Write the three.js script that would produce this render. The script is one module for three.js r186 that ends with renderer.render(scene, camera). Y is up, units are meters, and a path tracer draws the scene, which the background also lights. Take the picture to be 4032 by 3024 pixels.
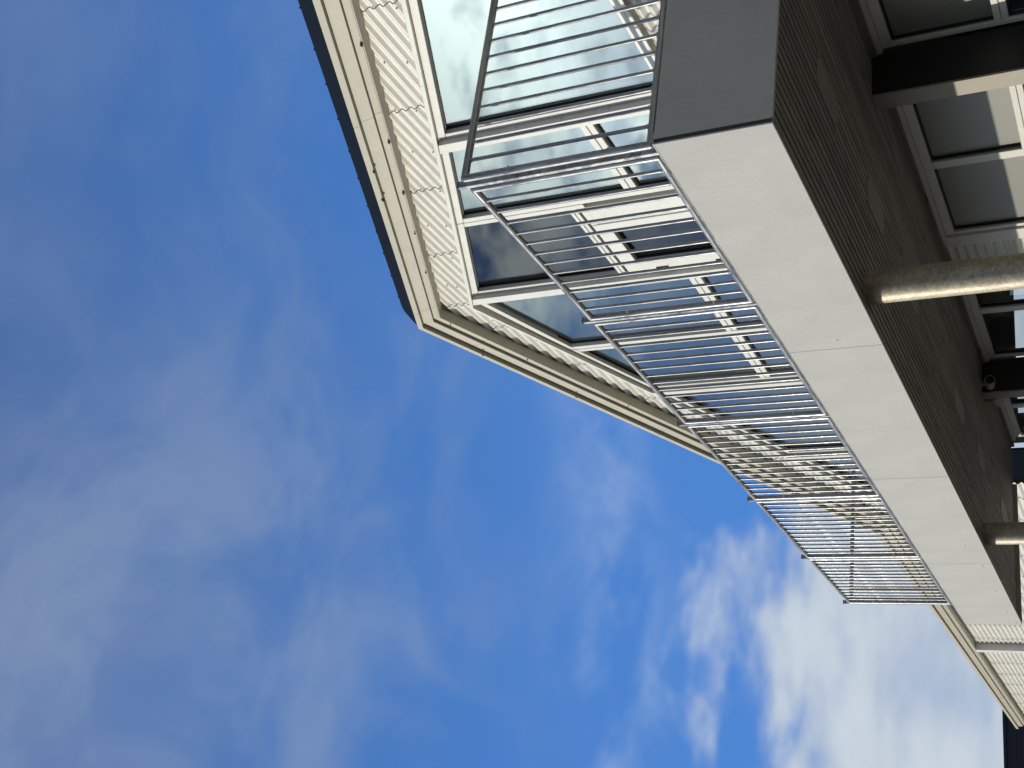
import * as THREE from 'three';
import { mergeGeometries } from 'three/addons/utils/BufferGeometryUtils.js';

// ---------------------------------------------------------------- camera (held on its side: the phone was turned, so world "up" points to the left of the picture)
const scene = new THREE.Scene();
const FOCAL = 4746, PH = 3024;
const camera = new THREE.PerspectiveCamera(2 * Math.atan(PH / 2 / FOCAL) * 180 / Math.PI, 4 / 3, 0.1, 2000);
const CAM = new THREE.Vector3(4.4806, -2.0465, 3.4189);
camera.position.copy(CAM);
camera.up.set(0.40174, -0.07631, -0.91257);
camera.lookAt(CAM.clone().add(new THREE.Vector3(-0.793565, 0.46831, -0.38851)));

// ---------------------------------------------------------------- noise
function rng(seed) { let s = seed >>> 0; return () => { s = (s + 0x6D2B79F5) | 0; let t = Math.imul(s ^ (s >>> 15), 1 | s); t = (t + Math.imul(t ^ (t >>> 7), 61 | t)) ^ t; return ((t ^ (t >>> 14)) >>> 0) / 4294967296; }; }
const PERM = new Uint8Array(512), GV = new Float32Array(256);
{ const r = rng(7); const p = [...Array(256).keys()]; for (let i = 255; i > 0; i--) { const j = Math.floor(r() * (i + 1)); [p[i], p[j]] = [p[j], p[i]]; } for (let i = 0; i < 512; i++) PERM[i] = p[i & 255]; for (let i = 0; i < 256; i++) GV[i] = r(); }
const sm = t => t * t * t * (t * (t * 6 - 15) + 10);
function vnoise(x, y, z) {
  const X = Math.floor(x), Y = Math.floor(y), Z = Math.floor(z), u = sm(x - X), v = sm(y - Y), w = sm(z - Z);
  const a = X & 255, b = Y & 255, c = Z & 255, a1 = (a + 1) & 255, b1 = (b + 1) & 255, c1 = (c + 1) & 255;
  const P = PERM, h = (i, j, k) => GV[P[P[P[i] + j] + k]];
  const l = (p, q, t) => p + (q - p) * t;
  return l(l(l(h(a, b, c), h(a1, b, c), u), l(h(a, b1, c), h(a1, b1, c), u), v), l(l(h(a, b, c1), h(a1, b, c1), u), l(h(a, b1, c1), h(a1, b1, c1), u), v), w);
}
function fbm(x, y, z, oct, gain = 0.5) { let s = 0, a = 1, n = 0; for (let i = 0; i < oct; i++) { s += a * vnoise(x, y, z); n += a; a *= gain; x = x * 2.03 + 17.1; y = y * 2.03 + 9.7; z = z * 2.03 + 4.3; } return s / n; }
const clamp = (x, a = 0, b = 1) => Math.min(b, Math.max(a, x));
const step = (a, b, x) => { const t = clamp((x - a) / (b - a)); return t * t * (3 - 2 * t); };
const mix = (a, b, t) => a + (b - a) * t;

// ---------------------------------------------------------------- sky: clear winter blue, a thin high veil, wisps lower down and a cloud bank near the horizon
const SUN = new THREE.Vector3(-0.6, 0.272, 1).normalize();
const R2D = 180 / Math.PI;
function skyColor(dx, dy, dz, out) {
  const el = Math.asin(dy) * R2D, az = Math.atan2(dx, dz) * R2D;
  const th = Math.acos(clamp(dx * SUN.x + dy * SUN.y + dz * SUN.z, -1, 1)) * R2D;
  // clear air
  const t1 = step(0, 17, el), t2 = step(14, 62, el);
  let r = mix(mix(0.34, 0.092, t1), 0.031, t2), g = mix(mix(0.52, 0.285, t1), 0.117, t2), b = mix(mix(0.78, 0.78, t1), 0.372, t2);
  const au = 0.75 * Math.exp(-th / 12) + 3.0 * Math.exp(-th / 5);
  r += au * 1.0; g += au * 0.96; b += au * 0.88;
  // clouds, stretched along the horizon
  const wx = fbm(dx * 3 + 5, dy * 6, dz * 3, 3) - 0.5, wz = fbm(dx * 3, dy * 6 + 8, dz * 3 + 3, 3) - 0.5;
  const n1 = fbm(dx * 5.5 + wx * 1.6 + 11.2, dy * 10 + wz * 1.6, dz * 5.5 + 2.7, 6, 0.5);
  const n2 = fbm(dx * 15 + wx * 3 + 3.1, dy * 34 + 1.3 + wz * 3, dz * 15 + wz * 2, 6, 0.52);
  const n3 = fbm(dx * 2.4 + 31, dy * 3.5, dz * 2.4 + 13, 3);
  const blob = (a0, e0, sa, se) => { const da = (((az - a0 + 540) % 360) - 180) / sa, de = (el - e0) / se; return Math.exp(-da * da - de * de); };
  // high veil
  const n5 = fbm(dx * 9 + wx * 4 + 2.2, dy * 13 + wz * 4 + 6, dz * 9 + 8.8, 6, 0.56);
  let veil = step(29, 43.5, el + (n3 - 0.5) * 12 + (n5 - 0.5) * 16) * (0.46 + 0.68 * step(0.30, 0.70, n1 * 0.3 + n5 * 0.7)) * mix(1, 0.6, blob(-140, 42, 24, 26));
  veil *= 0.72 + 0.5 * blob(-100, 46, 13, 10) + 0.25 * blob(-112, 44, 12, 9);
  // wisps
  const band = Math.exp(-Math.pow((el - 24 + (n1 - 0.5) * 6) / 2.1, 2));
  const wisp = band * step(0.40, 0.74, n2 * 0.62 + n1 * 0.38) * (0.6 + 0.6 * n3);
  // low bank with a ragged top
  const gap = 1 - 0.95 * blob(-60, 19.5, 15, 6);
  const top = 16.6 + (n1 - 0.5) * 12 + (n2 - 0.5) * 5 + 1.5 * blob(-100, 16, 6, 30);
  const bank = step(-1.7, 2.4, top - el) * (0.62 + 0.38 * step(0.30, 0.58, n2 * 0.45 + n1 * 0.55)) * gap;
  // broken cloud near the sun's side
  const n4 = fbm(dx * 34 + wx * 5 + 7, dy * 52 + wz * 5, dz * 34 + 2, 5, 0.55);
  const nearSun = blob(-44, 29.5, 18, 9) * step(0.26, 0.58, n1 * 0.35 + n2 * 0.3 + n4 * 0.35) + 0.9 * blob(-53.5, 20.5, 2.2, 2.4) * step(0.36, 0.62, n4) + 0.6 * blob(-57.5, 29, 4, 4) * step(0.34, 0.64, n2 * 0.5 + n4 * 0.5);
  const hot = 1 + 13 * Math.exp(-Math.pow(th / 19, 2)) + 0.4 * Math.exp(-th / 25);
  const lay = (k, cr, cg, cb) => { k = clamp(k); r = mix(r, cr, k); g = mix(g, cg, k); b = mix(b, cb, k); };
  // grey cloud added over the unseen half of the sky as neutral fill light
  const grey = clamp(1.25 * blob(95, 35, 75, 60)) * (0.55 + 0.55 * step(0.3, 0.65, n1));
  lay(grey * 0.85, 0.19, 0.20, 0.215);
  lay(veil * 0.50, 0.31 * hot, 0.405 * hot, 0.585 * hot);
  lay(wisp * 0.5, 0.51 * hot, 0.645 * hot, 0.88 * hot);
  const bl = 0.93 + 0.26 * (n2 - 0.42) + 0.18 * (n1 - 0.5);
  const warm = 1 + 2.2 * Math.exp(-Math.pow(th / 16, 2));
  lay(bank * 0.93, 0.72 * bl * warm, 0.80 * bl * warm, 0.88 * bl * warm);
  lay(clamp(nearSun * 1.25) * 0.97, 0.60 * hot, 0.68 * hot, 0.67 * hot);
  out[0] = r; out[1] = g; out[2] = b;
}
const SW = 3072, SH = 1536, sky = new Float32Array(SW * SH * 4);
{
  const c = [0, 0, 0];
  for (let j = 0; j < SH; j++) {
    const lat = ((j + 0.5) / SH - 0.5) * Math.PI, cy = Math.cos(lat), sy = Math.sin(lat);
    for (let i = 0; i < SW; i++) {
      const k = (j * SW + i) * 4;
      if (sy < 0) { c[0] = 0.16; c[1] = 0.17; c[2] = 0.17; }
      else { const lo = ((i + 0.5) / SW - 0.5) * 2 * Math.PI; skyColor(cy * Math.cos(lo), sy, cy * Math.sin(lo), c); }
      sky[k] = c[0]; sky[k + 1] = c[1]; sky[k + 2] = c[2]; sky[k + 3] = 1;
    }
  }
}
const skyTex = new THREE.DataTexture(sky, SW, SH, THREE.RGBAFormat, THREE.FloatType);
skyTex.mapping = THREE.EquirectangularReflectionMapping; skyTex.magFilter = THREE.LinearFilter; skyTex.minFilter = THREE.LinearFilter; skyTex.needsUpdate = true;
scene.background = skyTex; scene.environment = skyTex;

// ---------------------------------------------------------------- sun
const sun = new THREE.DirectionalLight(new THREE.Color().setRGB(1, 0.94, 0.825), 3.85);
sun.position.copy(SUN.clone().multiplyScalar(60)).add(new THREE.Vector3(-8, 0, 0)); sun.target.position.set(-8, 0, 0);
sun.castShadow = true; sun.shadow.mapSize.set(4096, 4096); sun.shadow.radius = 1;
Object.assign(sun.shadow.camera, { left: -40, right: 40, top: 30, bottom: -30, near: 1, far: 160 });
scene.add(sun, sun.target);

const renderer = new THREE.WebGLRenderer({ antialias: true });
renderer.setSize(1024, 768);
renderer.toneMapping = THREE.LinearToneMapping; renderer.toneMappingExposure = 0.84;
renderer.shadowMap.enabled = true; renderer.shadowMap.type = THREE.PCFSoftShadowMap;

// ---------------------------------------------------------------- textures
function tex(w, h, fn, srgb = true) {
  const d = new Uint8Array(w * h * 4), o = [0, 0, 0];
  for (let j = 0; j < h; j++) for (let i = 0; i < w; i++) { fn(i / w, j / h, o); const k = (j * w + i) * 4; d[k] = clamp(o[0]) * 255; d[k + 1] = clamp(o[1]) * 255; d[k + 2] = clamp(o[2]) * 255; d[k + 3] = 255; }
  const t = new THREE.DataTexture(d, w, h, THREE.RGBAFormat, THREE.UnsignedByteType);
  t.wrapS = t.wrapT = THREE.RepeatWrapping; t.magFilter = THREE.LinearFilter; t.minFilter = THREE.LinearMipmapLinearFilter; t.generateMipmaps = true;
  if (srgb) t.colorSpace = THREE.SRGBColorSpace; t.needsUpdate = true; return t;
}
// tileable noise on a torus
function tor(u, v, f, oct, ku = 1, kv = 1, s = 0) { const a = u * Math.PI * 2, b = v * Math.PI * 2, ra = f * ku / 6.283, rb = f * kv / 6.283; return fbm(Math.cos(a) * ra + 20 + s, Math.sin(a) * ra + Math.cos(b) * rb + 40, Math.sin(b) * rb + 60 + s * 2, oct); }
const grey = (o, v) => { o[0] = o[1] = o[2] = v; };
const paintTex = tex(512, 512, (u, v, o) => { const n = tor(u, v, 5, 5) * 0.6 + tor(u, v, 60, 2, 1, 1, 9) * 0.4; const k = 0.955 + (n - 0.5) * 0.13; o[0] = k; o[1] = k * 0.998; o[2] = k * 0.985; });
const boardTex = tex(512, 512, (u, v, o) => { // fibre-cement panel: blotchy, faint vertical run marks and specks
  const n = tor(u, v, 4, 5), s = tor(u, v, 26, 3, 1.6, 0.25, 5), f = tor(u, v, 140, 1, 1, 1, 3); let k = 0.95 + (n - 0.5) * 0.07 + (s - 0.5) * 0.025 + (f - 0.5) * 0.05; o[0] = k; o[1] = k; o[2] = k * 0.99; });
const fineBump = tex(256, 256, (u, v, o) => grey(o, tor(u, v, 60, 3)), false);
function cells(u, v, n, seed) { // distance cells (zinc spangle)
  let best = 9, id = 0; const x = u * n, y = v * n, X = Math.floor(x), Y = Math.floor(y);
  for (let j = -1; j < 2; j++) for (let i = -1; i < 2; i++) { const a = ((X + i) % n + n) % n, b = ((Y + j) % n + n) % n, h = PERM[PERM[a & 255] + (b & 255) + (seed & 7)], px = X + i + GV[h], py = Y + j + GV[(h * 7 + 3) & 255], d = (px - x) ** 2 + (py - y) ** 2; if (d < best) { best = d; id = h; } }
  return GV[(id * 13 + 5) & 255];
}
const galvTex = tex(512, 512, (u, v, o) => { const c = cells(u, v, 30, 1), n = tor(u, v, 6, 4), m = tor(u, v, 50, 3, 1, 1, 4); const k = 0.82 + (c - 0.5) * 0.14 + (n - 0.5) * 0.34 + (m - 0.5) * 0.2; o[0] = k; o[1] = k * 1.0; o[2] = k * 0.99; });
const galvRough = tex(512, 512, (u, v, o) => { const c = cells(u, v, 30, 1), n = tor(u, v, 9, 4); grey(o, 0.62 + (c - 0.5) * 0.3 + (n - 0.5) * 0.6); }, false);
const columnTex = tex(512, 512, (u, v, o) => { // weathered, mottled metal tube
  const c = cells(u, v, 90, 2), n = tor(u, v, 9, 5), m = tor(u, v, 46, 3, 1, 1, 2), st = step(0.62, 0.8, tor(u, v, 30, 4, 1, 0.5, 6)); let k = 0.84 + (c - 0.5) * 0.14 + (n - 0.5) * 0.16 + (m - 0.5) * 0.2 - st * 0.07; o[0] = k; o[1] = k * 0.975; o[2] = k * 0.91; });
const woodTex = tex(512, 512, (u, v, o) => { // painted timber: long grain along u, a few knots
  const g1 = tor(u, v, 60, 4, 0.12, 1), g2 = tor(u, v, 160, 2, 0.1, 1, 5), n = tor(u, v, 5, 4, 0.6, 1, 2); let k = 0.86 + (g1 - 0.5) * 0.22 + (g2 - 0.5) * 0.12 + (n - 0.5) * 0.34;
  k -= 0.35 * step(0.74, 0.82, tor(u, v, 13, 3, 0.6, 1, 8)); o[0] = k; o[1] = k * 1.0; o[2] = k * 0.97; });
const concreteTex = tex(512, 512, (u, v, o) => { const n = tor(u, v, 8, 5) * 0.6 + tor(u, v, 90, 2, 1, 1, 3) * 0.4; const k = 0.8 + (n - 0.5) * 0.5; o[0] = k; o[1] = k * 0.98; o[2] = k * 0.94; });
const rep = (t, x, y = x) => { const c = t.clone(); c.repeat.set(x, y); c.needsUpdate = true; return c; };

// ---------------------------------------------------------------- materials (linear base colours)
const lin = (r, g, b) => new THREE.Color().setRGB(r, g, b);
const mat = (name, o) => { const m = new THREE.MeshPhysicalMaterial(o); m.name = name; return m; };
const M = {
  barge: mat('cream_barge_paint', { color: lin(0.45, 0.42, 0.33), roughness: 0.55, map: paintTex, bumpMap: fineBump, bumpScale: 0.0004 }),
  corr: mat('off_white_corrugated_steel', { color: lin(0.74, 0.725, 0.66), roughness: 0.4, map: paintTex }),
  frame: mat('off_white_aluminium', { color: lin(0.73, 0.715, 0.655), roughness: 0.38, map: paintTex }),
  fascia: mat('pale_grey_fibre_cement', { color: lin(0.455, 0.448, 0.418), roughness: 0.72, map: boardTex, bumpMap: fineBump, bumpScale: 0.0003 }),
  navy: mat('dark_navy_steel', { color: lin(0.010, 0.016, 0.028), roughness: 1, specularIntensity: 0.15 }),
  galv: mat('galvanised_steel', { color: lin(0.46, 0.46, 0.46), metalness: 0.4, roughness: 0.55, map: galvTex, roughnessMap: galvRough }),
  bolt: mat('zinc_bolt', { color: lin(0.55, 0.55, 0.55), metalness: 1, roughness: 0.25 }),
  column: mat('weathered_metal_column', { color: lin(0.58, 0.54, 0.455), metalness: 0.3, roughness: 0.5, map: columnTex, bumpMap: columnTex, bumpScale: 0.0005 }),
  darkSteel: mat('black_painted_steel', { color: lin(0.010, 0.010, 0.010), roughness: 0.45, map: paintTex }),
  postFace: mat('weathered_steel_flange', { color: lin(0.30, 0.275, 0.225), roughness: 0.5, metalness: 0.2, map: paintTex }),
  plate: mat('grey_access_panel', { color: lin(0.20, 0.195, 0.172), roughness: 0.7, map: paintTex }),
  gasket: mat('black_rubber_gasket', { color: lin(0.012, 0.013, 0.014), roughness: 0.6 }),
  glass: mat('window_glass', { color: lin(0.60, 0.72, 0.67), transmission: 1, thickness: 0, roughness: 0.0, ior: 2.9 }),
  glassDim: mat('clear_window_glass', { color: lin(0.55, 0.58, 0.62), transmission: 1, thickness: 0, roughness: 0.0, ior: 1.5 }),
  shopGlass: mat('clear_shop_glass', { color: lin(0.93, 0.95, 0.94), transmission: 1, thickness: 0, roughness: 0.0, ior: 1.5 }),
  frosted: mat('frosted_glass', { color: lin(0.21, 0.205, 0.175), roughness: 0.36, ior: 1.7 }),
  inside: mat('interior_plaster', { color: lin(0.22, 0.22, 0.21), roughness: 0.9 }),
  insideFloor: mat('interior_floor', { color: lin(0.10, 0.09, 0.08), roughness: 0.7 }),
  roof: mat('roof_steel', { color: lin(0.10, 0.11, 0.12), roughness: 0.5 }),
  rust: mat('rusty_brown', { color: lin(0.10, 0.045, 0.018), roughness: 0.9 }),
  screw: mat('screw_head', { color: lin(0.42, 0.40, 0.34), roughness: 0.5 }),
  mark: mat('dark_scuff', { color: lin(0.10, 0.10, 0.095), roughness: 0.9 }),
  camBody: mat('grey_plastic', { color: lin(0.30, 0.30, 0.29), roughness: 0.5 }),
  lens: mat('black_lens', { color: lin(0.004, 0.004, 0.005), roughness: 0.15 }),
  ground: mat('asphalt', { color: lin(0.055, 0.055, 0.056), roughness: 0.9, map: rep(concreteTex, 0.4) }),
  path: mat('concrete_paving', { color: lin(0.20, 0.19, 0.17), roughness: 0.9, map: rep(concreteTex, 0.5) }),
  kerb: mat('concrete_kerb', { color: lin(0.34, 0.33, 0.30), roughness: 0.9, map: concreteTex }),
};
const woodMats = [0, 1, 2, 3, 4].map(i => mat('grey_soffit_timber', { color: lin(0.235 + (i % 3) * 0.024, 0.228 + (i % 3) * 0.023, 0.20 + (i % 3) * 0.02), roughness: 0.72, map: (() => { const t = woodTex.clone(); t.repeat.set(0.35, 1.5); t.offset.set(i * 0.37, i * 0.213); t.needsUpdate = true; return t; })() }));
const sidingMats = [0, 1].map(i => mat('navy_weatherboard', { color: lin(0.008 + i * 0.003, 0.012 + i * 0.004, 0.02 + i * 0.006), roughness: 0.6 }));

// ---------------------------------------------------------------- building blocks
const taken = {};
function numbered(n) { if (!(n in taken)) { taken[n] = 0; return n; } taken[n]++; return n + '_' + String(taken[n]).padStart(3, '0'); }
function shade(o) { o.castShadow = true; o.receiveShadow = true; return o; }
function thing(name, label, category, [x, y, z] = [0, 0, 0], group) { const o = new THREE.Group(); o.name = numbered(name); o.position.set(x, y, z); o.userData = { label, category }; if (group) o.userData.group = group; scene.add(o); return o; }
function origin(p) { const v = new THREE.Vector3(); for (let q = p; q && q !== scene; q = q.parent) v.add(q.position); return v; }
// obj: geometries given in world metres become ONE named mesh under parent
function obj(name, geos, m, parent) {
  let g = Array.isArray(geos) ? (geos.length > 1 ? mergeGeometries(geos.map(q => q.index ? q.toNonIndexed() : q)) : geos[0]) : geos;
  const o = origin(parent); g.translate(-o.x, -o.y, -o.z);
  const me = shade(new THREE.Mesh(g, m)); me.name = name; parent.add(me); return me;
}
function put(name, geo, m, parent, x, y, z) { const o = origin(parent), me = shade(new THREE.Mesh(geo, m)); me.name = name; me.position.set(x - o.x, y - o.y, z - o.z); parent.add(me); return me; }
function sub(name, parent) { const g = new THREE.Group(); g.name = name; parent.add(g); return g; }
function planarUV(g) { // uv in metres from the way each face points
  if (g.index) g = g.toNonIndexed();
  const p = g.attributes.position, uv = new Float32Array(p.count * 2), a = new THREE.Vector3(), b = new THREE.Vector3(), c = new THREE.Vector3();
  for (let i = 0; i < p.count; i += 3) {
    a.fromBufferAttribute(p, i); b.fromBufferAttribute(p, i + 1); c.fromBufferAttribute(p, i + 2);
    const n = b.clone().sub(a).cross(c.clone().sub(a)); const ax = Math.abs(n.x), ay = Math.abs(n.y), az = Math.abs(n.z);
    [a, b, c].forEach((q, k) => { const [u, v] = az >= ax && az >= ay ? [q.x, q.y] : ay >= ax ? [q.x, q.z] : [q.z, q.y]; uv[(i + k) * 2] = u; uv[(i + k) * 2 + 1] = v; });
  }
  g.setAttribute('uv', new THREE.BufferAttribute(uv, 2)); return g;
}
function box(x0, x1, y0, y1, z0, z1, ch = 0.003) { // chamfered box
  const w = Math.abs(x1 - x0), h = Math.abs(y1 - y0), d = Math.abs(z1 - z0), e = Math.min(ch, w * 0.3, h * 0.3, d * 0.3), cx = (x0 + x1) / 2, cy = (y0 + y1) / 2, cz = (z0 + z1) / 2;
  if (e <= 0) { const g = new THREE.BoxGeometry(w, h, d); g.translate(cx, cy, cz); return planarUV(g); }
  const s = new THREE.Shape([new THREE.Vector2(-w / 2 + e, -h / 2 + e), new THREE.Vector2(w / 2 - e, -h / 2 + e), new THREE.Vector2(w / 2 - e, h / 2 - e), new THREE.Vector2(-w / 2 + e, h / 2 - e)]);
  const g = new THREE.ExtrudeGeometry(s, { depth: d - 2 * e, bevelEnabled: true, bevelThickness: e, bevelSize: e, bevelSegments: 1 }); g.translate(cx, cy, cz - d / 2 + e); g.deleteAttribute('normal'); const q = planarUV(g); q.computeVertexNormals(); return q;
}
function poly(pts, z0, z1, e = 0.003) { // extruded x-y outline between two depths
  const s = new THREE.Shape(pts.map(([x, y]) => new THREE.Vector2(x, y)));
  const g = new THREE.ExtrudeGeometry(s, { depth: z1 - z0 - 2 * e, bevelEnabled: e > 0, bevelThickness: e, bevelSize: e, bevelOffset: -e, bevelSegments: 1 }); g.translate(0, 0, z0 + e); g.deleteAttribute('normal'); const q = planarUV(g); q.computeVertexNormals(); return q;
}
// gable: apex at XA, both slopes fall by PITCH; "n" is the distance square to the slope
const PITCH = 23.3 * Math.PI / 180, SN = Math.sin(PITCH), CS = Math.cos(PITCH), XA = -4.081;
const slopeY = (x, n) => (n - SN * Math.abs(x - XA)) / CS;
function slopePrism(profile, side, x0, x1, eaveY) { // profile [[z, n]...] run along a slope from x0 to x1 (side 0: level, n measured from eaveY)
  const k = profile.length, pos = [], at = (x, [z, n]) => [x, side === 0 ? eaveY + n : (n - SN * side * (x - XA)) / CS, z];
  const A = profile.map(p => at(x0, p)), B = profile.map(p => at(x1, p));
  const tri = (p, q, r) => pos.push(...p, ...q, ...r);
  for (let i = 0; i < k; i++) { const j = (i + 1) % k; tri(A[i], B[i], B[j]); tri(A[i], B[j], A[j]); }
  const faces = THREE.ShapeUtils.triangulateShape(profile.map(([z, n]) => new THREE.Vector2(z, n)), []);
  for (const [a, b, c] of faces) { tri(A[a], A[b], A[c]); tri(B[a], B[c], B[b]); }
  let g = new THREE.BufferGeometry(); g.setAttribute('position', new THREE.Float32BufferAttribute(pos, 3));
  if (x1 < x0) { const p = g.attributes.position.array; for (let i = 0; i < p.length; i += 9) for (let c = 0; c < 3; c++) { const t = p[i + 3 + c]; p[i + 3 + c] = p[i + 6 + c]; p[i + 6 + c] = t; } }
  g = planarUV(g); g.computeVertexNormals(); return g;
}
const RIB = 0.0762, RIBH = 0.0125;
function corrugated(x0, x1, y0, y1, zc, clip, lap = 0.0065) { // sheet with level ribs, optionally trimmed row by row
  const st = RIB / 10, rows = Math.ceil((y1 - y0) / st), pos = [], uv = [], idx = [];
  for (let j = 0; j <= rows; j++) {
    const y = Math.min(y0 + j * st, y1), z = zc + RIBH * Math.sin(y / RIB * Math.PI * 2);
    let [a, b] = clip ? clip(y) : [x0, x1]; a = Math.min(Math.max(a, x0), x1); b = Math.max(Math.min(b, x1), a);
    const tz = x => z + lap * (x - x0) / (x1 - x0); pos.push(a, y, tz(a), b, y, tz(b)); uv.push(a, y, b, y);
    if (j) { const k = j * 2; idx.push(k - 2, k - 1, k + 1, k - 2, k + 1, k); }
  }
  const g = new THREE.BufferGeometry(); g.setAttribute('position', new THREE.Float32BufferAttribute(pos, 3)); g.setAttribute('uv', new THREE.Float32BufferAttribute(uv, 2)); g.setIndex(idx); g.computeVertexNormals(); return g;
}
const tubeY = (r, h, seg = 14) => new THREE.CylinderGeometry(r, r, h, seg);
function pipe(points, r, seg = 40, rs = 12) { return new THREE.TubeGeometry(new THREE.CatmullRomCurve3(points.map(p => new THREE.Vector3(...p)), false, 'catmullrom', 0.02), seg, r, rs); }

// ================================================================ ground
const GY = -3.65;
{
  const g = new THREE.Mesh(planarUV(new THREE.PlaneGeometry(1200, 1200).rotateX(-Math.PI / 2)), M.ground); g.name = 'road'; g.position.y = GY - 0.13; g.userData = { label: 'dark asphalt road and ground below the building', kind: 'structure' }; scene.add(shade(g));
  const p = new THREE.Group(); p.name = 'pavement'; p.userData = { label: 'pale concrete footpath along the building front', kind: 'structure' }; p.position.set(0, GY, 0); scene.add(p);
  for (let i = 0; i < 24; i++) for (let j = 0; j < 3; j++) obj('slab', box(-30 + i * 2, -28.01 + i * 2, GY - 0.14, GY + ((i * 7 + j * 3) % 4) * 0.001, -2 + j * 2.2, 0.19 + j * 2.2, 0.004), M.path, p);
  for (let i = 0; i < 24; i++) obj('kerb', box(-30 + i * 2, -28.008 + i * 2, GY - 0.16, GY + 0.004, 4.6, 4.75, 0.015), M.kerb, p);
}

// ================================================================ gabled building
const B = thing('gabled_building', 'two storey gabled building of off-white corrugated steel with sloping-headed windows behind a balcony', 'building', [-4, GY, -4]);
const ZW = -1.655;             // face of the corrugated cladding
// --- barge boards up both slopes and along the level eave, three stepped boards and a soffit strip
const PROF = {
  a: [[-1.447, 3.788], [-1.449, 3.739], [-1.70, 3.739], [-1.70, 3.788]],
  b: [[-1.489, 3.736], [-1.503, 3.641], [-1.70, 3.641], [-1.70, 3.736]],
  c: [[-1.531, 3.638], [-1.540, 3.588], [-1.648, 3.588], [-1.648, 3.638]],
  d: [[-1.538, 3.585], [-1.538, 3.577], [-1.645, 3.577], [-1.645, 3.585]],
};
const G3 = 0.003;
for (const [key, nm] of [['a', 'barge_board'], ['b', 'barge_board'], ['c', 'barge_board'], ['d', 'soffit_strip']]) {
  const P = PROF[key], jr = { a: -3.80, b: -3.83, c: -3.87, d: -2.9 }[key];
  const R = [XA, jr, -1.1, 1.9], L = [XA, -4.62, -7.05, -9.3, -10.78];
  for (let i = 0; i < R.length - 1; i++) obj(nm, slopePrism(P, 1, R[i] + (i ? G3 : 0), R[i + 1], 0), M.barge, B);
  for (let i = 0; i < L.length - 1; i++) obj(nm, slopePrism(P, -1, L[i] - (i ? G3 : 0), L[i + 1], 0), M.barge, B);
  const E = [-10.783, -13.2, -16.9, -20.9, -25.06].map(x => key === 'a' && x < -25 ? x - 0.06 : x);
  for (let i = 0; i < E.length - 1; i++) obj(nm, slopePrism(P.map(([z, n]) => [z, n - 3.788]), 0, E[i] - (i ? G3 : 0), E[i + 1], 1.232), M.barge, B);
}
// --- roof: dark edge flashing along the right-hand slope, roof planes behind
{
  const n0 = 3.791, n1 = 3.888, zf = -1.462, e = obj('roof_edge_flashing', slopePrism([[zf, n0], [zf, n1], [-1.60, n1 + 0.004], [-1.60, n0]], 1, -2.60, 1.9, 0), M.navy, B);
  const pts = [[XA + 0.02, n0], [XA + 0.16, 3.834], [XA + 0.33, 3.878], [XA + 0.42, n1], [-2.604, n1], [-2.604, n0]].map(([x, n]) => [x, (n - SN * (x - XA)) / CS]);
  obj('roof_edge_flashing', poly(pts.reverse(), -1.60, zf, 0.001), M.navy, B);
  const sg = new THREE.CylinderGeometry(0.007, 0.009, 0.012, 8);
  for (let s = 0; s < 12; s++) { const x = -3.5 + s * 0.355 + (s % 3) * 0.012; put('screw', sg, M.navy, e, x, (n1 + 0.006 - SN * (x - XA)) / CS, -1.475).rotation.z = -PITCH; }
  for (const s of [1, -1]) obj('roof_sheet', slopePrism([[-1.56, 3.70], [-1.56, 3.782], [-8.2, 3.782], [-8.2, 3.70]], s, XA, s > 0 ? 6.5 : -10.7, 0), M.roof, B);
}
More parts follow.
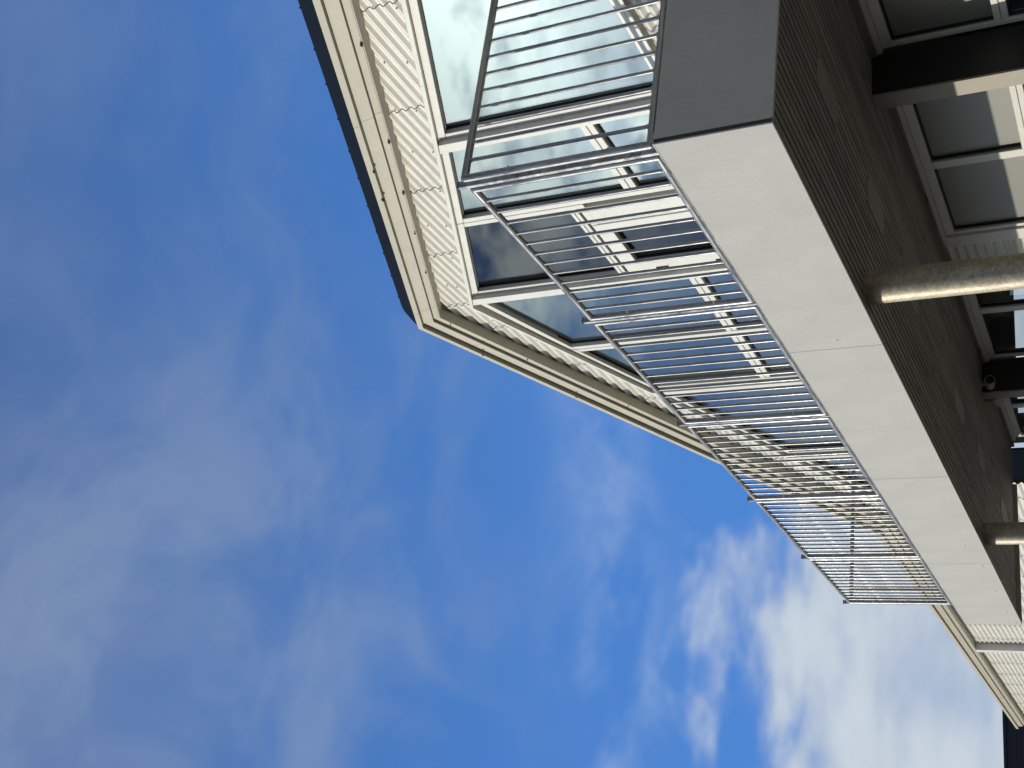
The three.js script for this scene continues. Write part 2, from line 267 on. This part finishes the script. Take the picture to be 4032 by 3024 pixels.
// --- corrugated sheets between the barges and the window heads
const HEAD = 3.268;
{
  const right = [XA, -3.18, -2.235, -1.262, -0.262, 0.70, 1.7], left = [XA, -4.62, -5.58, -6.55, -7.52, -8.49, -9.46, -10.12];
  right.slice(0, -1).forEach((x, i) => { const a = x - (i ? 0.022 : 0), b = right[i + 1]; obj('corrugated_sheet', corrugated(a, b, slopeY(b, HEAD) - 0.02, slopeY(a, 3.63) + 0.02, ZW - 0.004, y => [XA + (HEAD - CS * y) / SN, XA + (3.63 - CS * y) / SN]), M.corr, B); });
  left.slice(0, -1).forEach((x, i) => { const b = x + (i ? 0.022 : 0), a = left[i + 1]; obj('corrugated_sheet', corrugated(a, b, slopeY(a, HEAD) - 0.02, slopeY(b, 3.63) + 0.02, ZW - 0.004, y => [XA - (3.63 - CS * y) / SN, XA - (HEAD - CS * y) / SN]), M.corr, B); });
  // beyond the last window the wall is clad down to the deck, then full height past the balcony
  for (const [a, b, lo] of [[-10.98, -10.125, GY], [-11.55, -10.96, GY]]) obj('corrugated_sheet', corrugated(a, b, lo, slopeY(b, 3.63), ZW - 0.004, y => [Math.max(a, XA - (3.63 - CS * y) / SN), b]), M.corr, B);
  for (let i = 0, x = -11.53; x > -24.9; i++) { const a = Math.max(x - 0.99, -25); if (!(x < -17.6 && x > -17.9)) obj('corrugated_sheet', corrugated(a, x, GY, 1.03, ZW - 0.004), M.corr, B); x = a + 0.02; if (a <= -25) break; }
  obj('corrugated_sheet', corrugated(-10.12, -9.6, GY, 0.09, ZW - 0.004), M.corr, B);
  obj('jamb_flashing', box(-10.12, -9.925, 0.05, slopeY(-10.02, 3.24), -1.70, -1.61, 0.003), M.frame, B);
  // below the sill of the near window
  for (const [i, a, b] of [[0, -1.60, -0.66], [1, -0.68, 0.30], [0, 0.28, 1.26], [1, 1.24, 2.2]]) obj('corrugated_sheet', corrugated(a, b, 0.02, 0.625, ZW - 0.004), M.corr, B);
  // fixing screws on the crests
  const sg = new THREE.SphereGeometry(0.0065, 6, 4);
  const r = rng(4);
  for (const side of [1, -1]) for (let k = 0; k < 12; k++) for (const n of [3.345, 3.50]) {
    const x = XA + side * (0.35 + k * 0.49 + (n > 3.4 ? 0.05 : 0)), y0 = (n - SN * Math.abs(x - XA)) / CS, y = (Math.round(y0 / RIB - 0.25) + 0.25) * RIB;
    if (x > 1.2 || x < -8.4) continue;
    put('screw', sg, M.screw, B, x, y, ZW + RIBH + 0.005);
  }
  for (let k = 0; k < 14; k++) for (let q = 0; q < 3; q++) put('screw', sg, M.screw, B, -12 - k * 0.95, (Math.round((0.75 - q * 0.45) / RIB) + 0.25) * RIB, ZW + RIBH + 0.005);
  // rusty clips caught under the barge
  for (const [x, n, z, s] of [[-0.42, 3.588, -1.530, 1], [-1.42, 3.588, -1.530, 1], [-2.05, 3.588, -1.530, 1], [-2.62, 3.588, -1.530, 0.8], [-3.24, 3.59, -1.530, 0.7], [-1.62, 3.736, -1.446, 1], [-1.98, 3.736, -1.446, 1.1], [-4.75, 3.736, -1.446, -0.8], [-5.9, 3.736, -1.446, -0.7], [-6.4, 3.588, -1.530, -0.7], [-4.22, 3.60, -1.530, -0.6], [-5.1, 3.588, -1.530, -0.7]]) {
    const g = new THREE.IcosahedronGeometry(0.0105 * Math.abs(s), 1), p = g.attributes.position; for (let i = 0; i < p.count; i++) { const f = 0.7 + 0.6 * vnoise(p.getX(i) * 160 + x * 9, p.getY(i) * 160, p.getZ(i) * 160); p.setXYZ(i, p.getX(i) * f * 1.5, p.getY(i) * f, p.getZ(i) * f); } g.computeVertexNormals();
    put('rusty_clip', g, M.rust, B, x, slopeY(x, n), z + 0.004);
  }
}
// --- box flashing standing proud of the far wall
obj('wall_flashing', [box(-17.83, -17.66, GY, 1.02, -1.69, -1.525, 0.004)], M.frame, B);
obj('corner_flashing', [box(-25.06, -24.98, GY, 1.02, -1.72, -1.62, 0.004)], M.frame, B);
// --- head flashings over the windows, cut to both slopes
for (const [s, xs] of [[1, [XA, -2.95, -1.0, 1.9]], [-1, [XA, -6.0, -8.42, -10.1]]]) for (let i = 0; i < xs.length - 1; i++) obj('head_flashing', slopePrism([[-1.598, 3.250], [-1.598, 3.280], [-1.603, 3.284], [-1.70, 3.284], [-1.70, 3.250]], s, xs[i] + (i ? s * 0.002 : 0), xs[i + 1], 0), M.frame, B);

// --- windows
const ZF = -1.64, ZB = -1.70, ZG = -1.688;
function bar(x0, x1, y0, y1, z0 = ZB, z1 = ZF) { return box(x0, x1, y0, y1, z0, z1, 0.003); }
function frameTop(w, xl, xr) { obj('head_frame', poly([[xl, slopeY(xl, 3.190)], [xr, slopeY(xr, 3.190)], [xr, slopeY(xr, 3.247)], [xl, slopeY(xl, 3.247)]], ZB, ZF, 0.003), M.frame, w); }
function glazing(w, xl, xr, yb, yt, m, label) { // yt null: the head follows the roof slope
  const top = (x, d) => yt === null ? slopeY(x, 3.190 - d) : yt - d;
  const ring = (d0, d1, z0, z1, nm, mt) => {
    const o = [[xl + d0, yb + d0], [xr - d0, yb + d0], [xr - d0, top(xr - d0, d0)], [xl + d0, top(xl + d0, d0)]], i = [[xl + d1, yb + d1], [xr - d1, yb + d1], [xr - d1, top(xr - d1, d1)], [xl + d1, top(xl + d1, d1)]];
    const s = new THREE.Shape(o.map(p => new THREE.Vector2(...p))); s.holes.push(new THREE.Path(i.slice().reverse().map(p => new THREE.Vector2(...p))));
    const g = new THREE.ExtrudeGeometry(s, { depth: z1 - z0, bevelEnabled: false }); g.translate(0, 0, z0); return obj(nm, planarUV(g), mt, w);
  };
  ring(0.0005, 0.010, ZB + 0.002, ZG + 0.010, 'gasket', M.gasket);
  const p = obj('pane', poly([[xl + 0.006, yb + 0.006], [xr - 0.006, yb + 0.006], [xr - 0.006, top(xr - 0.006, 0.006)], [xl + 0.006, top(xl + 0.006, 0.006)]], ZG - 0.006, ZG, 0), m, w);
  if (label) p.userData.label = label;
}
function windowBay(label, xl, xr, bands, gl) { // bands: list of [bottom, top|null]; bars between them
  const w = sub('window', B); w.userData = { label };
  const J = 0.055; frameTop(w, xl, xr);
  const lastB = bands[bands.length - 1][0];
  obj('jamb', poly([[xl, lastB - 0.06], [xl + J, lastB - 0.06], [xl + J, slopeY(xl + J, 3.187)], [xl, slopeY(xl, 3.187)]], ZB, ZF, 0.003), M.frame, w);
  obj('jamb', poly([[xr - J, lastB - 0.06], [xr, lastB - 0.06], [xr, slopeY(xr, 3.187)], [xr - J, slopeY(xr - J, 3.187)]], ZB, ZF, 0.003), M.frame, w);
  bands.forEach(([b, t], i) => {
    glazing(w, xl + J + 0.001, xr - J - 0.001, b, t, Array.isArray(gl) ? gl[i] : gl);
    const nb = i + 1 < bands.length ? bands[i + 1][1] : b - 0.06, mid = (b + nb) / 2;
    if (i + 1 < bands.length) { obj('transom', bar(xl + J, xr - J, mid + 0.0015, b), M.frame, w); obj('transom', bar(xl + J, xr - J, nb, mid - 0.0015, ZB, ZF - 0.006), M.frame, w); }
    else obj('bottom_rail', bar(xl + J, xr - J, nb, b), M.frame, w);
  });
  return w;
}
windowBay('wide near window above the corrugated strip', -1.648, 2.0, [[0.695, null]], M.glass);
windowBay('window beside the near mullion with a lower sash', -2.745, -1.752, [[1.41, null], [0.16, 1.308]], [M.glass, M.glass]);
const w3 = windowBay('dark window over the glazed door under the gable peak', -3.915, -2.752, [[1.965, null], [1.87, 1.90]], M.glassDim);
windowBay('window left of the gable peak', -5.195, -4.018, [[1.41, null], [0.16, 1.308]], M.glass);
windowBay('window between the second and third mullion covers', -6.262, -5.203, [[1.41, null], [0.16, 1.308]], M.glass);
windowBay('undivided window beyond the third mullion cover', -8.30, -6.365, [[0.16, null]], M.glass);
windowBay('farthest and lowest of the sloping windows', -9.92, -8.412, [[0.16, null]], M.glass);
// sill under the near window
obj('sill_flashing', [box(-1.70, 2.0, 0.632, 0.66, -1.70, -1.612), box(-1.70, 2.0, 0.602, 0.632, -1.625, -1.612)], M.frame, B);
// broad covers over three mullions
[[-1.752, -1.648, 'nearest mullion cover'], [-4.02, -3.915, 'mullion cover under the gable peak'], [-6.367, -6.262, ''], [-8.41, -8.30, '']].forEach(([a, b, l]) => {
  const c = obj('mullion_cover', poly([[a + 0.001, 0.03], [b - 0.001, 0.03], [b - 0.001, slopeY(b, 3.243)], [a + 0.001, slopeY(a, 3.243)]], ZB, -1.592, 0.003), M.frame, B);
  for (let k = 0; k < 5; k++) put('screw', new THREE.SphereGeometry(0.006, 6, 4), M.screw, c, b, 0.75 + k * 0.36, -1.618);
});
// glazed door
{
  const d = sub('door', B); d.userData = { label: 'off-white glazed balcony door with hinges' };
  obj('door_frame', [bar(-3.06, -2.805, 0.05, 1.86, ZB, ZF - 0.002), bar(-3.915, -3.84, 0.05, 1.86, ZB, ZF - 0.002)], M.frame, d);
  obj('door_stile', bar(-3.162, -3.064, 0.06, 1.858, ZB, ZF + 0.006), M.frame, d); obj('door_stile', bar(-3.836, -3.725, 0.06, 1.858, ZB, ZF + 0.006), M.frame, d);
  obj('door_rail', bar(-3.724, -3.163, 1.735, 1.858, ZB, ZF + 0.006), M.frame, d); obj('door_rail', bar(-3.724, -3.163, 0.06, 0.24, ZB, ZF + 0.006), M.frame, d);
  glazing(d, -3.724, -3.163, 0.241, 1.734, M.glassDim);
  for (const y of [1.55, 1.02, 0.4]) obj('hinge', box(-3.852, -3.828, y - 0.055, y + 0.055, ZF, ZF + 0.022, 0.004), M.darkSteel, d);
}
// --- rooms behind, so that light enters only through the glass
{
  obj('upper_floor', box(-10.15, 6.4, -0.28, -0.06, -8.2, -2.12, 0), M.insideFloor, B);
  obj('interior_wall', box(-10.15, 6.4, -0.06, 3.9, -8.3, -8.1, 0), M.inside, B);
  obj('interior_wall', poly([[-10.15, -0.05], [-10.0, -0.05], [-10.0, slopeY(-10.0, 3.66)], [-10.15, slopeY(-10.15, 3.66)]], -8.1, -1.71, 0), M.inside, B);
  obj('interior_wall', box(2.3, 2.45, -0.05, 1.0, -8.1, -1.71, 0), M.inside, B);
  for (const s of [1, -1]) obj('ceiling', slopePrism([[-1.715, 3.50], [-1.715, 3.56], [-8.1, 3.56], [-8.1, 3.50]], s, XA, s > 0 ? 3.9 : -10.1, 0), M.inside, B);
  // cladding backing over and beside the windows
  for (const s of [1, -1]) obj('wall_lining', slopePrism([[-1.71, 3.245], [-1.71, 3.70], [-1.76, 3.70], [-1.76, 3.245]], s, XA, s > 0 ? 4 : -10.7, 0), M.inside, B);
  obj('wall_lining', [box(-1.70, 4, -0.05, 0.64, -1.76, -1.71, 0), box(2.0, 4, 0.64, 1.2, -1.76, -1.71, 0), box(-9.95, -1.705, -0.05, 0.10, -1.76, -1.705, 0)], M.inside, B);
  obj('ground_floor_slab', box(-9.34, 6.4, GY, GY + 0.1, -8.2, -2.16, 0), M.insideFloor, B);
  obj('interior_wall', box(-9.4, 6.4, GY, -0.3, -8.3, -8.1, 0), M.inside, B);
  obj('interior_wall', [box(-9.55, -9.35, GY, -0.3, -8.1, -4.25, 0), box(-9.55, -9.35, -0.63, -0.3, -4.25, -2.42, 0), box(-9.55, -9.35, GY, -0.3, -2.42, -2.13, 0), box(-9.55, -9.35, GY, -2.6, -4.25, -2.42, 0)], M.inside, B);
  obj('interior_wall', box(6.4, 6.5, GY, -0.06, -8.3, -2.06, 0), M.inside, B);
  obj('wing_wall', box(-25, -10.13, GY, 1.0, -1.90, -1.70, 0), M.inside, B);
}
// --- ground-floor shopfront under the balcony
const ZL = -2.116;
{
  const fb = (x0, x1, y0, y1, zf = ZL, d = 0.07) => box(x0, x1, y0, y1, zf - d, zf, 0.003);
  const pane = (w, x0, x1, y0, y1, m = M.glass) => { obj('gasket', [fb(x0, x1, y1 - 0.014, y1, ZL - 0.02, 0.03), fb(x0, x0 + 0.012, y0, y1 - 0.014, ZL - 0.02, 0.03), fb(x1 - 0.012, x1, y0, y1 - 0.014, ZL - 0.02, 0.03)], M.gasket, w); obj('pane', box(x0 + 0.004, x1 - 0.004, y0 + 0.004, y1 - 0.004, ZL - 0.052, ZL - 0.046, 0), m, w); };
  const shop = (label, xs, J, blinds, y2 = -2.77) => { // xs: jamb edges [left, mull..., right]
    const w = sub('shop_window', B); w.userData = { label }; const l = xs[0], r = xs[xs.length - 1];
    obj('head_frame', fb(l, r, -0.681, -0.612), M.frame, w); obj('head_trim', fb(l - 0.04, r + 0.04, -0.609, -0.549, ZL + 0.03, 0.09), M.frame, w);
    for (let i = 0; i < xs.length; i++) obj('jamb', fb(i === 0 ? xs[i] : xs[i] - J / 2, i === xs.length - 1 ? xs[i] : xs[i] + J / 2, y2, -0.683, ZL - 0.002), M.frame, w);
    for (let i = 0; i < xs.length - 1; i++) {
      const a = i === 0 ? xs[0] : xs[i] + J / 2, b = i === xs.length - 2 ? xs[i + 1] : xs[i + 1] - J / 2, aa = i === 0 ? a + J / 2 : a, bb = i === xs.length - 2 ? b - J / 2 : b;
      obj('transom', fb(aa, bb, -1.3676, -1.325), M.frame, w); obj('transom', fb(aa, bb, -1.413, -1.3707, ZL - 0.004), M.frame, w);
      pane(w, aa + 0.002, bb - 0.002, -1.323, -0.683, blinds ? M.frosted : M.shopGlass); pane(w, aa + 0.002, bb - 0.002, y2 + 0.02, -1.415, M.shopGlass);
    }
    obj('bottom_rail', fb(l, r, y2 - 0.06, y2), M.frame, w);
  };
  shop('near shopfront window with a frosted upper pane', [-2.201, -0.242, 1.82], 0.083, true);
  shop('two-light shopfront window with frosted upper panes beyond the square post', [-4.722, -3.675, -2.364], 0.093, true);
  shop('dark shopfront window beyond the round column', [-7.192, -6.166, -5.243], 0.093, false);
  shop('farthest dark shopfront window', [-9.34, -8.45, -7.36], 0.093, false);
  obj('wall_flashing', fb(-4.882, -4.725, -3.6, -0.549, ZL + 0.02, 0.1), M.frame, B);
  obj('corrugated_sheet', corrugated(-5.24, -4.887, GY, -0.55, ZL - 0.02), M.corr, B);
  obj('corrugated_sheet', corrugated(-9.33, 6.3, GY, -2.835, ZL - 0.02), M.corr, B);
  obj('corrugated_sheet', corrugated(1.825, 6.3, -2.835, -0.55, ZL - 0.02), M.corr, B);
  obj('wall_lining', [box(-9.33, 6.3, -0.56, -0.28, -2.24, -2.15, 0)], M.inside, B);
}

// ================================================================ balcony
const BAL = thing('balcony', 'long balcony with pale grey fascia panels and a slatted grey timber soffit', 'balcony', [-4.8, -0.56, -1]);
const FB = -0.589, XE = -9.549;
{
  const J = [0, -2.4, -4.8, -7.18, XE];
  for (let i = 0; i < 4; i++) obj('fascia_panel', box(J[i + 1] + (i < 3 ? 0.0014 : 0), J[i] - (i ? 0.0014 : 0.006), FB, -0.002, -0.022, 0.0, 0.0015), M.fascia, BAL);
  obj('fascia_panel', box(-0.024, 0, FB, -0.002, -2.10, -0.0275, 0.0015), M.fascia, BAL).userData.label = 'shaded end panel of the fascia';
  obj('corner_angle', [box(-0.012, -0.003, FB + 0.002, -0.004, -0.027, -0.010, 0)], M.darkSteel, BAL);
  obj('fascia_panel', box(XE, XE + 0.02, FB, -0.002, -1.62, -0.024, 0.0015), M.fascia, BAL);
  obj('deck', box(XE + 0.022, -0.026, -0.30, -0.03, -1.64, -0.024, 0), M.insideFloor, BAL);
  obj('deck_flashing', [box(XE, 0.0, -0.0015, 0.0045, -0.07, 0.001, 0.0015)], M.galv, BAL);
  // soffit: narrow boards laid along the balcony, access panels let into them
  const SY = -0.544, PB = 0.0566, nB = 37, r = rng(21);
  const plates = [[-0.861, -1.323], [-2.124, -2.608], [-3.284, -3.778], [-5.443, -5.964], [-6.779, -7.222], [-8.387, -8.902]];
  const geos = {};
  for (let i = 0; i < nB; i++) {
    const zc = -0.045 - i * PB, inPlate = zc < -0.845 && zc > -1.10;
    const cuts = [[-0.026, XE + 0.022]];
    let segs = [];
    if (inPlate) { let x = -0.026; for (const [a, b] of plates) { segs.push([x, a + 0.004]); x = b - 0.004; } segs.push([x, XE + 0.022]); }
    else { const j = -2.2 - r() * 5.2; segs = [[-0.026, j + 0.001], [j - 0.001, XE + 0.022]]; }
    for (const [x1, x0] of segs) { const L = Math.round((x1 - x0) * 1000) / 1000, key = L; geos[key] ||= box(-L / 2, L / 2, -0.015, 0.015, -PB / 2 + 0.0075, PB / 2 - 0.0075, 0.002); put('soffit_board', geos[key], woodMats[Math.floor(r() * 5)], BAL, (x0 + x1) / 2, SY + 0.015 + (r() - 0.5) * 0.002, zc); }
  }
  obj('soffit_backing', box(XE + 0.022, -0.026, SY + 0.034, SY + 0.044, -2.11, -0.024, 0), M.darkSteel, BAL);
  obj('edge_bead', box(XE + 0.022, -0.026, SY - 0.006, SY + 0.018, -0.0245 - 0.012, -0.0235, 0.001), woodMats[1], BAL);
  plates.forEach(([a, b]) => { const p = obj('access_panel', box(b, a, SY - 0.003, SY + 0.012, -1.090, -0.868, 0.002), M.plate, BAL); for (const [x, z] of [[a - 0.03, -0.89], [b + 0.03, -0.89], [a - 0.03, -1.07], [b + 0.03, -1.07]]) put('screw', new THREE.SphereGeometry(0.005, 6, 4), M.darkSteel, p, x, SY - 0.003, z); });
  obj('edge_trim', box(XE + 0.03, -0.026, SY - 0.035, SY + 0.015, -2.10, -2.07, 0.003), woodMats[2], BAL);
  // scuffs and a few old fixing holes on the fascia
  const hole = new THREE.CylinderGeometry(0.008, 0.008, 0.003, 10).rotateX(Math.PI / 2);
  for (const [x, y, s] of [[-6.62, -0.44, 0.9], [-7.0, -0.51, 0.7], [-7.22, -0.50, 1], [-7.28, -0.505, 1], [-8.15, -0.50, 1], [-9.0, -0.50, 1], [-9.45, -0.54, 1.2], [-2.28, -0.34, 0.7]]) put('fixing_hole', hole, M.mark, BAL, x, y, 0.0005).scale.set(s * 1.1, s * 0.7, 1);
}

// ================================================================ railing
const RZ = -0.021, RT = 1.079, RB = 0.026, RR = 0.021, BR = 0.0102;
const POSTX = [-0.093, -1.722, -3.482, -5.242, -7.002, -8.735];
const balGeo = tubeY(BR, RT - RB - 2 * RR + 0.006, 10), boltGeo = (() => { const g = new THREE.CylinderGeometry(0.0085, 0.0085, 0.012, 6); g.rotateZ(Math.PI / 2); return g; })(), domeGeo = new THREE.SphereGeometry(0.0095, 8, 6);
const weldGeo = new THREE.SphereGeometry(BR * 1.35, 8, 5);
function panel(label, ax, a, b, c, group) { // ax 'x': from x=a to x=b at z=c; ax 'z': from z=a to z=b at x=c
  const P = (t, y) => ax === 'x' ? [t, y, c] : [c, y, t], o = thing('railing', label, 'railing', P((a + b) / 2, 0), group);
  const s = Math.sign(b - a), k = 0.02;
  const frame = (pts, nm) => obj(nm, pipe(pts, RR), M.galv, o);
  frame([P(a, RT), P(b, RT)], 'top_rail'); frame([P(a, RB), P(b, RB)], 'bottom_rail');
  frame([P(a, RB), P(a, RT)], 'side_rail'); frame([P(b, RB), P(b, RT)], 'side_rail');
  for (const [t, y] of [[a, RT], [b, RT], [a, RB], [b, RB]]) put('corner_weld', new THREE.SphereGeometry(RR * 1.02, 10, 8), M.galv, o, ...P(t, y));
  const len = Math.abs(b - a), n = Math.round(len / 0.1165) - 1, sp = len / (n + 1);
  for (let i = 1; i <= n; i++) { const t = a + s * i * sp; const q = put('baluster', balGeo, M.galv, o, ...P(t, (RT + RB) / 2)); put('weld', weldGeo, M.galv, q, ...P(t, RT - RR)); put('weld', weldGeo, M.galv, q, ...P(t, RB + RR)); }
  for (const t of [a, b]) for (const y of [0.255, 0.82]) { const q = put('bolt', boltGeo, M.bolt, o, ...P(t + (t === a ? 1 : -1) * s * RR, y)); if (ax === 'z') q.rotation.y = Math.PI / 2; }
  return o;
}
const GR = 'steel railing around the balcony', off = 0.0125 + RR + 0.004;
panel('galvanised railing section on the shaded near end of the balcony', 'z', RZ, -1.60, -0.032, GR);
const pl = ['first galvanised railing section on the long side, next to the near corner', 'second galvanised railing section from the near corner, in front of the gable windows', 'third galvanised railing section from the near corner', 'fourth galvanised railing section from the near corner', 'fifth and farthest galvanised railing section on the long side'];
for (let i = 0; i < 5; i++) panel(pl[i], 'x', POSTX[i] - off - (i === 0 ? 0.006 : 0), POSTX[i + 1] + off, RZ, GR);
panel('railing section across the far end of the balcony, seen through the long side', 'z', RZ - 0.05, -1.60, -8.78, GR);
const postNames = ['galvanised railing post at the near corner of the balcony', 'second galvanised railing post from the near corner', 'third galvanised railing post from the near corner', 'fourth galvanised railing post from the near corner', 'fifth galvanised railing post from the near corner', 'last galvanised railing post at the far end of the balcony'];
POSTX.forEach((x, i) => {
  const p = thing('railing_post', postNames[i], 'post', [x, 0, RZ], 'galvanised railing posts'), top = 1.148;
  obj('shaft', box(x - 0.0125, x + 0.0125, 0.003, top, RZ - 0.025, RZ + 0.016, 0.003), M.galv, p);
  obj('cap', box(x - 0.0135, x + 0.0135, top, top + 0.006, RZ - 0.026, RZ + 0.017, 0.002), M.darkSteel, p);
  obj('base_plate', box(x - 0.05, x + 0.05, -0.001, 0.006, RZ - 0.06, RZ + 0.018, 0.001), M.galv, p);
});

// ================================================================ columns and posts under the balcony
function roundColumn(label, x, z) {
  const o = thing('round_column', label, 'column', [x, GY, z], 'round columns under the balcony'), r = 0.1036, h = -0.535 - GY;
  const g = new THREE.CylinderGeometry(r, r, h, 40, 1); const uv = g.attributes.uv; for (let i = 0; i < uv.count; i++) uv.setXY(i, uv.getX(i) * 0.63, uv.getY(i) * h); g.translate(x, GY + h / 2, z); obj('shaft', g, M.column, o);
  obj('base_plate', box(x - 0.16, x + 0.16, GY, GY + 0.012, z - 0.16, z + 0.16, 0.002), M.galv, o);
  for (const [dx, dz] of [[-0.125, -0.125], [0.125, -0.125], [-0.125, 0.125], [0.125, 0.125]]) put('bolt', new THREE.CylinderGeometry(0.012, 0.012, 0.03, 6), M.bolt, o, x + dx, GY + 0.027, z + dz);
}
roundColumn('near weathered round column, sunlit below the soffit', -2.165, -0.279);
roundColumn('far weathered round column near the end of the soffit', -7.15, -0.279);
function squarePost(label, x0, x1) {
  const o = thing('steel_post', label, 'post', [(x0 + x1) / 2, GY, -1.93], 'dark steel posts against the shopfront'), t = 0.014, top = -0.537;
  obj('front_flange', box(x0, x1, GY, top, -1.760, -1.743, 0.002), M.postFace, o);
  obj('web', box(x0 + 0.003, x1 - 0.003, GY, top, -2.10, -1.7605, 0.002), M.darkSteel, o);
  obj('base_plate', box(x0 - 0.04, x1 + 0.04, GY, GY + 0.012, -2.1, -1.71, 0.002), M.galv, o);
}
squarePost('near dark steel post with a sunlit front edge', -2.362, -2.209);
squarePost('far dark steel post with two small cameras at its head', -7.346, -7.196);
// small cameras at the head of the far post
function camUnit(label, x, y, z, dir, tilt) {
  const o = thing('security_camera', label, 'camera', [x, y, z], 'small cameras on the far post'), body = sub('body', o);
  body.rotation.z = tilt;
  const prof = [[0, -0.085], [0.034, -0.083], [0.042, -0.07], [0.046, 0.05], [0.05, 0.062], [0.05, 0.078], [0.043, 0.078], [0.043, 0.066], [0, 0.066]].map(p => new THREE.Vector2(...p));
  const me = shade(new THREE.Mesh(new THREE.LatheGeometry(prof, 24).rotateZ(-dir * Math.PI / 2), M.camBody)); me.name = 'housing'; body.add(me);
  const le = shade(new THREE.Mesh(new THREE.CylinderGeometry(0.042, 0.042, 0.006, 24).rotateZ(Math.PI / 2).translate(dir * 0.072, 0, 0), M.lens)); le.name = 'lens'; body.add(le);
  const br = shade(new THREE.Mesh(box(-0.02, 0.02, 0.02, -0.537 - y, -0.02, 0.02, 0.004), M.camBody)); br.name = 'bracket'; o.add(br);
  const pl2 = shade(new THREE.Mesh(tubeY(0.045, 0.012, 20).translate(0, -0.543 - y, 0), M.camBody)); pl2.name = 'mounting_plate'; o.add(pl2);
}
camUnit('small grey camera on the near side of the far steel post, lens towards the corner', -7.06, -0.635, -1.79, 1, -0.1);
camUnit('small grey camera on the far side of the far steel post', -7.48, -0.635, -1.79, -1, 0.12);

// ================================================================ dark neighbouring building beyond
{
  const o = thing('neighbouring_building', 'dark navy weatherboarded building far down the street beyond the eave', 'building', [-44, GY, 2]);
  obj('wall', box(-48, -40.04, GY, 3.2, -14, 16, 0), M.navy, o);
  obj('roof_trim', box(-48.1, -39.95, 3.2, 3.30, -14.1, 16.1, 0.01), sidingMats[0], o);
  for (let i = 0; i < 46; i++) { const y = 3.19 - i * 0.15; if (y - 0.15 < GY) break; obj('weatherboard', box(-40.035, -40.0 + (i % 2) * 0.002, y - 0.146, y, -13.9, 15.9, 0.012), sidingMats[i % 2], o); }
}
renderer.render(scene, camera);
